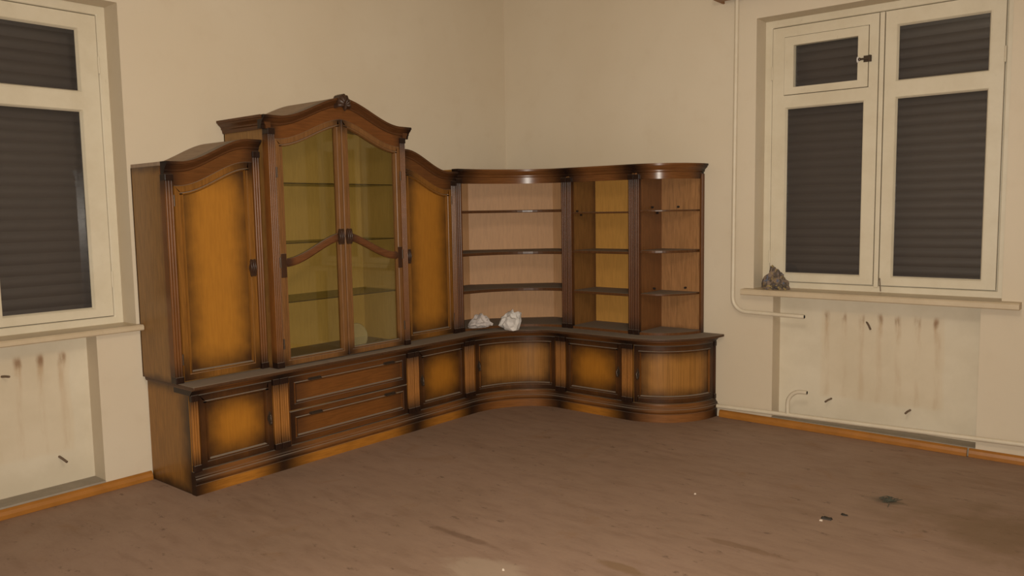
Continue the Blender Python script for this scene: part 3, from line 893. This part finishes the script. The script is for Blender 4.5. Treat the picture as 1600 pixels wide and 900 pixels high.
# glass display case
def display_case():
    y0, w = -2.646, 1.056
    root = empty('display_case', (0.002, y0, ZC), rzL)
    tag(root, 'tall display case with two glass doors, arched bonnet top and carved shell', 'display cabinet')
    lo, hi = 2.060 - ZC, 2.205 - ZC
    ztop = lambda u: lo + (hi - lo) * ss((min(u, w - u) - 0.06) / (w / 2 - 0.06 + 0.02))
    us = lin(-0.0, w, 44)
    for u0, u1 in ((0, 0.02), (w - 0.02, w)):
        s = MB(); s.box(u0, u1, 0.004, DC - 0.050, 0.0, lo - 0.02)
        s.build('side_panel', wood((0.30, 0.152, 0.044), (-0.4, DC + 0.02, 0, lo), 0.12, 0.05, dark=(0.06, 0.028, 0.014), amount=0.9), root)
    b_ = MB(); b_.strip(us, lambda u: 0.0, lambda u: ztop(u) - 0.02, 0.002, 0.012)
    b_.build('back_panel', wood((0.44, 0.315, 0.125), dust=False, rough=0.6, grain=0.4), root)
    for a in (0.0205, w - 0.0235):
        b_ = MB(); b_.box(a, a + 0.003, 0.012, DC - 0.052, 0.022, lo - 0.03); b_.build('side_lining', wood((0.40, 0.285, 0.115), dust=False, rough=0.6, grain=0.4), root)
    b_ = MB(); b_.box(0.02, w - 0.02, 0.012, DC - 0.03, 0.0, 0.022); b_.build('bottom_panel', wood(OCHRE), root)
    r = MB(); r.strip(lin(0.001, w - 0.001, 48), lambda u: ztop(u) - 0.021, lambda u: ztop(u) - 0.0008, 0.004, DC - 0.005)
    r.build('roof_panel', wood((0.40, 0.29, 0.205), dust=False, rough=0.7), root, smooth=35)
    ov = 0.036
    cn = MB(map_straight, True); cn.sweep([-ov] + us + [w + ov], CORN(DC - 0.008), ztop)
    cn.build('cornice', wood((0.105, 0.040, 0.013), (-ov, w + ov, -1, 1), 0.10, 0, dark=DARK, horiz=True), root, smooth=35)
    for sgn, ub in ((-1, 0.0), (1, w)):                                   # cornice returns on the sides
        sc_ = MB()
        prof = [(ub + sgn * (h - DC + 0.008), lo + z) for h, z in CORN(DC)]
        n = len(prof)
        vs = [(a, 0.004, z) for a, z in prof] + [(a, DC + 0.006, z) for a, z in prof]
        fs = [(i, (i + 1) % n, n + (i + 1) % n, n + i) for i in range(n)] + [tuple(range(n)), tuple(range(n, 2 * n))]
        sc_._add(vs, fs); sc_.build('cornice_return', wood((0.105, 0.040, 0.013), horiz=True), root)
    dz = 0.128
    fz = MB(); fz.strip(lin(0.002, w - 0.002, 44), lambda u: ztop(u) - dz - 0.004, lambda u: ztop(u) - 0.02, DC - 0.051, DC - 0.004)
    fz.build('frieze', wood((0.175, 0.062, 0.015), (0, w, -1, 1), 0.12, 0, dark=DARK, horiz=True), root, smooth=35)
    pw = 0.048
    pilaster(root, map_straight, 0.0, pw, DC - 0.05, DC + 0.004, 0.0, lo - 0.07, 4)
    pilaster(root, map_straight, w - pw, w, DC - 0.05, DC + 0.004, 0.0, lo - 0.07, 4)
    mid = w / 2
    prof = lambda h: [(0, h - 0.022), (0, h), (0.004, h + 0.004), (0.030, h + 0.004), (0.034, h), (0.038, h + 0.006), (0.043, h + 0.006), (0.047, h - 0.006), (0.047, h - 0.022)]
    for k, (a, c_) in enumerate(((pw + 0.003, mid - 0.0015), (mid + 0.0015, w - pw - 0.003))):
        top = lambda u: ztop(u) - dz
        fr = MB(); fr.ring(door_poly(a, c_, 0.006, top, 22), prof(DC - 0.004))
        d = fr.build('door', wood((0.215, 0.098, 0.032), (a, c_, 0.006, hi - dz), 0.12, 0.12, 'corner', dark=DARK), root, smooth=35)
        g = MB(); g.strip(lin(a + 0.042, c_ - 0.042, 16), lambda u: 0.048, lambda u: top(u) - 0.042, DC - 0.018, DC - 0.014)
        g.build('pane', M['cabglass'], d)
        # curved glazing bar sweeping up to the meeting stiles
        ui, uo = (c_, a) if k == 0 else (a, c_)
        zb = lambda u: (1.215 - ZC) + 0.145 * ss((u - uo) / (ui - uo) * 1.06 - 0.10)
        bar = MB(); lo_u, hi_u = min(ui, uo) + 0.040, max(ui, uo) - 0.030
        bar.sweep(lin(lo_u, hi_u, 18), [(DC - 0.022, -0.024), (DC - 0.004, -0.024), (DC + 0.004, -0.014), (DC + 0.004, 0.014), (DC - 0.004, 0.024), (DC - 0.022, 0.024)], zb)
        bar.build('glazing_bar', wood((0.165, 0.062, 0.022), (lo_u, hi_u, -1, 1), 0.08, 0, dark=(0.045, 0.02, 0.012), horiz=True), d, smooth=40)
        carved_block(d, map_straight, ui + (-0.030 if k == 0 else 0.030), DC, 1.355 - ZC, 0.050, 0.095)
        ob = MB(); uu = uo + (0.022 if k == 0 else -0.022)
        ob.box(uu - 0.019, uu + 0.019, DC - 0.002, DC + 0.0045, 1.13 - ZC, 1.27 - ZC)
        ob.build('burnished_patch', wood((0.06, 0.026, 0.013)), d, bevel=0.003)
        for zz in (0.14, 0.62, 1.14):
            hg = MB(); he = a if k == 0 else c_
            hg.tube([(he, DC + 0.003, zz - 0.03), (he, DC + 0.003, zz + 0.03)], 0.005, 8)
            hg.build('hinge', M['bronze'], d, smooth=50)
    for zz in (1.683, 1.327, 0.975):
        s = MB(); s.box(0.022, w - 0.022, 0.014, 0.396, zz - 0.004 - ZC, zz + 0.001 - ZC)
        sh = s.build('shelf', M['shelfglass'], root)
        e = MB(); e.box(0.022, w - 0.022, 0.396, 0.400, zz - 0.004 - ZC, zz + 0.001 - ZC)
        e.build('shelf_edge', M['glassedge'], sh)
    # carved scallop shell on the crest
    sh = MB(); n = 36; rings = [0.12, 0.45, 0.75, 0.92, 1.0]
    cz, ch = hi - 0.050, DC + 0.030
    vs, fs = [], []
    for j, rr in enumerate(rings):
        for i in range(n + 1):
            a = math.radians(-14 + 208 * i / n)
            rib = abs(math.sin(i / n * math.pi * 7))
            R = rr * (1 + 0.07 * rib * rr)
            vs.append((mid + 0.048 * R * math.cos(a), ch + 0.028 * math.sin(math.pi * min(1, 0.15 + rr * 0.80)) + 0.008 * rib * rr, cz + 0.066 * R * math.sin(a)))
    m_ = n + 1; k = len(rings)
    for j in range(k - 1):
        for i in range(n):
            fs.append((j * m_ + i, j * m_ + i + 1, (j + 1) * m_ + i + 1, (j + 1) * m_ + i))
    nb = len(vs)
    vs += [(u, ch - 0.05, z) for u, h, z in vs]
    for j in range(k - 1):
        for i in range(n):
            fs.append((nb + j * m_ + i, nb + (j + 1) * m_ + i, nb + (j + 1) * m_ + i + 1, nb + j * m_ + i + 1))
    for i in range(n):
        fs.append(((k - 1) * m_ + i, (k - 1) * m_ + i + 1, nb + (k - 1) * m_ + i + 1, nb + (k - 1) * m_ + i))
        fs.append((i, i + 1, nb + i + 1, nb + i))
    for j in range(k - 1):
        fs.append((j * m_, (j + 1) * m_, nb + (j + 1) * m_, nb + j * m_))
        fs.append((j * m_ + n, (j + 1) * m_ + n, nb + (j + 1) * m_ + n, nb + j * m_ + n))
    sh._add(vs, fs)
    sh.ell((mid, ch + 0.012, cz - 0.010), (0.009, 0.016, 0.024))
    sh.build('shell_crest', wood((0.060, 0.030, 0.018), dust=False, rough=0.35), root, smooth=30)
display_case()

# open shelving: corner, straight, rounded end
HT = 1.808 - ZC
FASC = lambda d: [(d - 0.025, -0.105), (d, -0.105), (d + 0.002, -0.060), (d + 0.010, -0.054), (d + 0.010, -0.044), (d + 0.016, -0.036),
                  (d + 0.028, -0.026), (d + 0.032, -0.016), (d + 0.038, -0.014), (d + 0.038, 0.0), (d - 0.025, 0.0)]
def fascia(root, mp, w, nu, e0=0.0, e1=0.0):
    f = MB(mp, True); f.sweep(lin(-e0, w + e1, nu), FASC(DU - 0.012), lambda u: HT)
    f.build('cornice', wood((0.19, 0.075, 0.023), (0, w, -1, 1), 0.24, 0, dark=DARK, horiz=True, rough=0.24), root, smooth=30)
def post(root, mp, u0, u1, n=3, hf=None):
    pilaster(root, mp, u0, u1, DU - 0.035, (hf or DU) + 0.002, 0.0, HT - 0.07, n, base=(0.120, 0.044, 0.014))
SHELF_Z = [(1.478, 0.012), (1.192, 0.020), (0.888, 0.020)]
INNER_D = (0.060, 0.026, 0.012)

# corner
uk = empty('corner_shelf_unit', (0, 0, ZC)); tag(uk, 'open corner shelf unit with hollow curved front and flat slanted back', 'shelf unit')
dg = 0.50
b_ = MB(map_raw)
b_.plan([(0.012, -dg), (dg, -0.012), (dg - 0.008, -0.004), (0.004, -dg + 0.008)], 0.0, HT - 0.02)
b_.build('back_panel', wood(TAN, rough=0.5, dust=False, grain=0.4), uk)
b_ = MB(map_raw); b_.box(0.004, 0.012, -YS + 0.02, -dg, 0, HT - 0.02); b_.build('back_return', wood(TAN, rough=0.5, grain=0.4), uk)
b_ = MB(map_raw); b_.box(dg, XS - 0.02, -0.012, -0.004, 0, HT - 0.02); b_.build('back_return', wood(TAN, rough=0.5, grain=0.4), uk)
s = MB(map_raw); s.box(0.004, DU - 0.01, -YS + 0.002, -YS + 0.02, 0, HT - 0.02); s.build('side_panel', wood(OCHRE), uk)
s = MB(map_raw); s.box(XS - 0.02, XS - 0.002, -DU + 0.01, -0.004, 0, HT - 0.02); s.build('side_panel', wood(OCHRE), uk)
def corner_board(h):
    return [(0.012, -YS + 0.02)] + [(x, max(y, -YS + 0.02)) for x, y in conc(h)][1:-1] + [(XS - 0.02, -0.012), (dg, -0.012), (0.012, -dg)]
t = MB(map_raw); t.plan(corner_board(DU - 0.02), HT - 0.022, HT - 0.002); t.build('top_panel', wood(OCHRE), uk)
t = MB(map_raw); t.plan(corner_board(DU - 0.012), 0.0, 0.018); t.build('bottom_panel', wood((0.15, 0.06, 0.02)), uk)
for zz, th in ((1.502, 0.020), (1.185, 0.024), (0.902, 0.024)):
    t = MB(map_raw); t.plan(corner_board(DU - 0.022), zz - ZC - th, zz - ZC)
    t.build('shelf', wood((0.10, 0.042, 0.017), rough=0.28), uk, bevel=0.004)
fascia(uk, map_concave, LC, 28)
post(uk, map_concave, 0.004, 0.046); post(uk, map_concave, LC - 0.046, LC - 0.004)

# straight
ud = empty('bookshelf_unit', (XS, -0.002, ZC)); tag(ud, 'straight open bookshelf unit between the corner shelves and the rounded end shelves', 'shelf unit')
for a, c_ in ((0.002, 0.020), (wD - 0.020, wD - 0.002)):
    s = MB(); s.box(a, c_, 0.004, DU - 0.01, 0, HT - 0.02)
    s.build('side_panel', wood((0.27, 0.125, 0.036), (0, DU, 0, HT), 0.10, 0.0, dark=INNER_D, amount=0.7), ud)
b_ = MB(); b_.box(0.02, wD - 0.02, 0.002, 0.012, 0, HT - 0.02); b_.build('back_panel', wood((0.54, 0.275, 0.065), rough=0.45, dust=False, grain=0.5), ud)
b_ = MB(); b_.box(0.02, wD - 0.02, 0.012, DU - 0.015, HT - 0.022, HT - 0.002); b_.build('top_panel', wood(OCHRE), ud)
b_ = MB(); b_.box(0.02, wD - 0.02, 0.012, DU - 0.012, 0, 0.018); b_.build('bottom_panel', wood((0.15, 0.06, 0.02)), ud)
for zz, th in SHELF_Z:
    b_ = MB(); b_.box(0.02, wD - 0.02, 0.012, DU - 0.03, zz - ZC - th, zz - ZC)
    b_.build('shelf', wood((0.12, 0.050, 0.018), rough=0.3), ud, bevel=0.003)
fascia(ud, map_straight, wD, 6)
post(ud, map_straight, 0.002, 0.042); post(ud, map_straight, wD - 0.048, wD - 0.002)
for h, z in ((0.27, 1.486), (0.22, 1.456)):
    p = MB(); p.tube([(0.018, h, z - ZC), (0.034, h, z - ZC)], 0.007, 8); p.build('shelf_peg', M['peg'], ud)

# rounded end
ue = empty('round_end_shelf_unit', (XE, -0.002, ZC)); tag(ue, 'open quarter-round end shelf unit beside the white heating pipe', 'shelf unit')
RU = SQX * DU
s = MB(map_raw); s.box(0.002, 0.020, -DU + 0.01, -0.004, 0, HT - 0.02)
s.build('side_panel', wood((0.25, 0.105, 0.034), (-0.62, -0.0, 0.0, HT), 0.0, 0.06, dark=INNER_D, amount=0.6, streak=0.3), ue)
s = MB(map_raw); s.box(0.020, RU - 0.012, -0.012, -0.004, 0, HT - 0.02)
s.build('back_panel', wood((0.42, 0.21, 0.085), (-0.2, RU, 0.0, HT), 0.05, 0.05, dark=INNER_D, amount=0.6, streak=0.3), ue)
def quarter(h, n=22):
    pts = [p for p in conv(h, n) if p[0] > 0.02 and p[1] < -0.012]
    return [(0.02, -0.012), (0.02, -h)] + pts + [(SQX * h, -0.012)]
t = MB(map_raw); t.plan(quarter(DU - 0.02), HT - 0.022, HT - 0.002); t.build('top_panel', wood(OCHRE), ue)
t = MB(map_raw); t.plan(quarter(DU - 0.006), 0.0, 0.018); t.build('bottom_panel', wood((0.15, 0.06, 0.02)), ue)
for zz, th in ((1.486, 0.012), (1.202, 0.020), (0.893, 0.014)):
    t = MB(map_raw); t.plan(quarter(DU - 0.028), zz - ZC - th, zz - ZC)
    t.build('shelf', wood((0.12, 0.050, 0.018), rough=0.3), ue, bevel=0.003)
fascia(ue, map_convex, LV, 30)
post(ue, map_convex, 0.002, 0.052)
p = MB(map_raw); p.box(RU - 0.022, RU, -0.040, -0.004, 0.0, HT - 0.07)
p.build('end_post', wood((0.15, 0.058, 0.018), (-0.04, 0, 0, HT), 0, 0.12, dark=(0.04, 0.018, 0.01)), ue, bevel=0.004)
for x, z in ((1.646, 1.506), (1.705, 0.918), (1.834, 1.462)):
    p = MB(map_raw); p.tube([(x - XE, -0.010, z - ZC), (x - XE, -0.028, z - ZC)], 0.008, 8); p.build('shelf_peg', M['peg'], ue)
for y, z in ((-0.161, 1.506), (-0.09, 1.464), (-0.133, 0.912)):
    p = MB(map_raw); p.tube([(0.018, y, z - ZC), (0.036, y, z - ZC)], 0.008, 8); p.build('shelf_peg', M['peg'], ue)

# ================================================================== pipes and wall iron
def arc_pts(c, r, a0, a1, n, f):
    return [f(c[0] + r * math.cos(a0 + (a1 - a0) * i / n), c[1] + r * math.sin(a0 + (a1 - a0) * i / n)) for i in range(n + 1)]
PY = -0.045
def pipe_thing(name, label, parts, loc):
    root = empty(name, loc); tag(root, label, 'pipe')
    L = Vector(loc)
    for nm, pts, r, mt in parts:
        t = MB(map_raw); t.tube([Vector(p) - L for p in pts], r, 16)
        t.build(nm, mt, root, smooth=50)
    return root
f_ = lambda x, z: (x, PY, z)
up = [(2.096, PY, 3.30), (2.086, PY, 1.6), (2.084, PY, 0.90)] + arc_pts((2.180, 0.872), 0.096, math.pi, 1.5 * math.pi, 8, f_) + [(2.40, PY, 0.772), (2.585, PY, 0.770)]
pipe_thing('heating_pipe', 'white painted pipe bent down from the ceiling with a cut end under the sill',
           [('pipe_run', up, 0.0145, M['pipe']), ('bore_shade_disc', [(2.584, PY, 0.770), (2.5875, PY, 0.770)], 0.0112, M['black'])], (2.09, PY, 0.77))  # solid black disc on the pipe end stands in for its shaded bore
low = [(1.972, PY, 0.083), (2.48, PY, 0.096), (3.84, PY, 0.128), (RX - 0.01, PY, 0.17)]
ris = [(2.484, PY, 0.096), (2.484, PY, 0.17)] + arc_pts((2.576, 0.172), 0.092, math.pi, 0.5 * math.pi, 8, f_) + [(2.612, PY, 0.264)]
pipe_thing('heating_pipe', 'white painted floor-level pipe with a short curved cut riser',
           [('pipe_run', low, 0.0145, M['pipe']), ('riser', ris, 0.0135, M['pipe']), ('bore_shade_disc', [(2.611, PY, 0.264), (2.6145, PY, 0.264)], 0.0105, M['black'])], (2.48, PY, 0.09))

def bracket(label, pts):
    t = MB(map_raw); t.tube(pts, 0.0065, 8)
    tag(t.build('radiator_bracket', M['iron'], None, smooth=50), label, 'bracket', 'rusty radiator brackets left in the niches')
bracket('rusty bent iron bracket high in the niche under the window with the vent pane', [(2.925, 0.136, 0.742), (2.945, 0.115, 0.722), (2.962, 0.095, 0.700)])
bracket('rusty iron bracket low in the niche beside the curved cut riser pipe', [(2.715, 0.136, 0.206), (2.708, 0.08, 0.204), (2.703, 0.045, 0.198)])
bracket('rusty iron bracket low in the niche right of the rust streaks, far from the riser', [(3.205, 0.136, 0.199), (3.200, 0.08, 0.198), (3.196, 0.050, 0.192)])
bracket('rusty iron bracket high in the niche beside the tall cupboard', [(-0.136, -3.885, 0.694), (-0.105, -3.875, 0.697), (-0.075, -3.868, 0.698)])
bracket('rusty iron bracket low in the niche beside the tall cupboard', [(-0.136, -3.640, 0.216), (-0.105, -3.632, 0.205), (-0.075, -3.622, 0.190)])

# ================================================================== small things
def crumple(name, label, cat, loc, size, mat, seed, sub=3, jag=0.30, flat=True, group=None, cone=0.0, flap=0.0):
    """a crushed sheet: sharp facets, ridges and a flattened underside"""
    rnd_ = random.Random(int(seed * 10))
    bm = bmesh.new()
    bmesh.ops.create_icosphere(bm, subdivisions=sub, radius=1.0)
    off = Vector((seed * 3.7, seed * 1.3, seed * 2.1))
    dirs = [Vector((rnd_.gauss(0, 1), rnd_.gauss(0, 1), rnd_.gauss(0, 1))).normalized() for _ in range(13)]
    cuts = [0.62 + 0.30 * rnd_.random() for _ in dirs]
    for v in bm.verts:
        n = v.co.normalized()
        r = 1.15
        for d, c_ in zip(dirs, cuts):                      # planar facets of a crushed ball
            q = n.dot(d)
            if q > 0.05: r = min(r, c_ / q)
        r *= 1 + jag * (0.42 - abs(mnoise.noise(n * 2.3 + off)) * 1.9) + 0.16 * abs(mnoise.noise(n * 4.6 + off * 2))
        k = 1 + cone * (-n.z)
        v.co = Vector((n.x * size[0] * r * k, n.y * size[1] * r * k, n.z * size[2] * r))
    zmin = min(v.co.z for v in bm.verts); cut = zmin + size[2] * 0.34
    for v in bm.verts:
        if v.co.z < cut:
            v.co.x *= 1 + flap; v.co.y *= 1 + flap
            v.co.z = cut
        v.co.z -= cut
    me = bpy.data.meshes.new(name); bm.to_mesh(me); bm.free()
    me.materials.append(mat)
    if not flat:
        me.polygons.foreach_set('use_smooth', [True] * len(me.polygons))
        me.set_sharp_from_angle(angle=math.radians(38))
    o = bpy.data.objects.new(name, me); o.location = loc; col.objects.link(o)
    return tag(o, label, cat, group)
crumple('crumpled_paper', 'smaller greyish crumpled paper on the worktop next to the tall cupboard', 'paper', (0.432, -0.842, 0.6185), (0.086, 0.070, 0.062), M['paper2'], 2.0, sub=3, flat=True, cone=0.25, jag=0.42, group='crumpled papers on the corner worktop')
crumple('crumpled_paper', 'larger white crumpled paper ball in the middle of the corner shelf', 'paper', (0.588, -0.678, 0.599), (0.072, 0.076, 0.086), M['paper'], 5.0, sub=3, flat=True, flap=0.12, jag=0.42, group='crumpled papers on the corner worktop')
crumple('rag', 'crumpled patterned rag lying on the sill at the edge of the window', 'cloth', (2.345, 0.015, 0.937), (0.085, 0.06, 0.092), M['rag'], 9.0, sub=4, flat=False, cone=0.42)

# glass plate leaning just behind the display doors
root = empty('glass_plate', (0.385, -2.000, 0.622)); tag(root, 'small round glass plate propped up behind the doors of the display case', 'plate')
pr = [(0.0, 0.0), (0.050, 0.0), (0.062, 0.004), (0.080, 0.013), (0.083, 0.017), (0.080, 0.020), (0.062, 0.009), (0.050, 0.005), (0.0, 0.005)]
bm = bmesh.new(); n = 36; rings = []
for r, hgt in pr:
    if r == 0: rings.append([bm.verts.new((0, 0, hgt))])
    else: rings.append([bm.verts.new((r * math.cos(2 * math.pi * i / n), r * math.sin(2 * math.pi * i / n), hgt)) for i in range(n)])
for a, b_ in zip(rings, rings[1:]):
    for i in range(n):
        j = (i + 1) % n
        if len(a) == 1: bm.faces.new((a[0], b_[i], b_[j]))
        elif len(b_) == 1: bm.faces.new((a[i], a[j], b_[0]))
        else: bm.faces.new((a[i], a[j], b_[j], b_[i]))
bmesh.ops.recalc_face_normals(bm, faces=bm.faces)
bmesh.ops.transform(bm, matrix=Matrix.Translation((0, 0, 0.082)) @ Matrix.Rotation(math.radians(78), 4, 'Y'), verts=bm.verts)
me = bpy.data.meshes.new('dish'); bm.to_mesh(me); bm.free(); me.materials.append(M['dish'])
me.polygons.foreach_set('use_smooth', [True] * len(me.polygons))
o = bpy.data.objects.new('dish', me); o.parent = root; col.objects.link(o)

# litter on the floor
def flake(name, label, loc, rx, ry, hz, mat, seed, cat='debris', group=None):
    rnd = random.Random(seed)
    t = MB(map_raw); out = []
    for i in range(11):
        a = 2 * math.pi * i / 11; r = 0.75 + 0.5 * rnd.random()
        out.append((rx * r * math.cos(a), ry * r * math.sin(a)))
    n = len(out)
    vs = [(x, y, 0) for x, y in out] + [(x * 0.8, y * 0.8, hz * (0.6 + 0.8 * rnd.random())) for x, y in out] + [(0, 0, hz * 1.1)]
    fs = [(i, (i + 1) % n, n + (i + 1) % n, n + i) for i in range(n)] + [(n + i, n + (i + 1) % n, 2 * n) for i in range(n)] + [tuple(range(n))[::-1]]
    t._add(vs, fs)
    o = t.build(name, mat, None); o.location = loc
    return tag(o, label, cat, group)
flake('floor_flake', 'larger black flake on the floor next to a pale crumb', (3.236, -1.497, 0), 0.026, 0.017, 0.008, M['debris'], 1, group='bits on the floor')
flake('floor_flake', 'smaller black flake on the floor between the larger one and the green tuft', (3.286, -1.398, 0), 0.016, 0.010, 0.005, M['debris'], 2, group='bits on the floor')
flake('plaster_crumb', 'pale plaster crumb touching the larger black flake', (3.222, -1.535, 0), 0.008, 0.007, 0.005, M['crumb'], 3, group='bits on the floor')
flake('plaster_crumb', 'tiny white crumb on the pale spill stain on the floor', (2.368, -2.873, 0), 0.006, 0.006, 0.005, M['crumb'], 4, group='bits on the floor')
flake('plaster_crumb', 'tiny white crumb alone in the middle of the floor', (2.578, -1.566, 0), 0.006, 0.006, 0.005, M['crumb'], 5, group='bits on the floor')
rnd = random.Random(5)
t = MB(map_raw)
for i in range(26):
    a = math.radians(58) + rnd.gauss(0, 0.55); L = 0.035 + 0.05 * rnd.random()
    x, y = rnd.gauss(0, 0.014), rnd.gauss(0, 0.022)
    dx, dy = math.cos(a) * L, math.sin(a) * L
    t.tube([(x - dx / 2, y - dy / 2, 0.002), (x, y, 0.006 + 0.006 * rnd.random()), (x + dx / 2, y + dy / 2, 0.003)], [0.001, 0.0024, 0.001], 5)
o = t.build('fibre_tuft', M['fluff'], None); o.location = (3.40, -1.065, 0)
tag(o, 'small tuft of dark grey-green fibres lying on the floor', 'tuft')
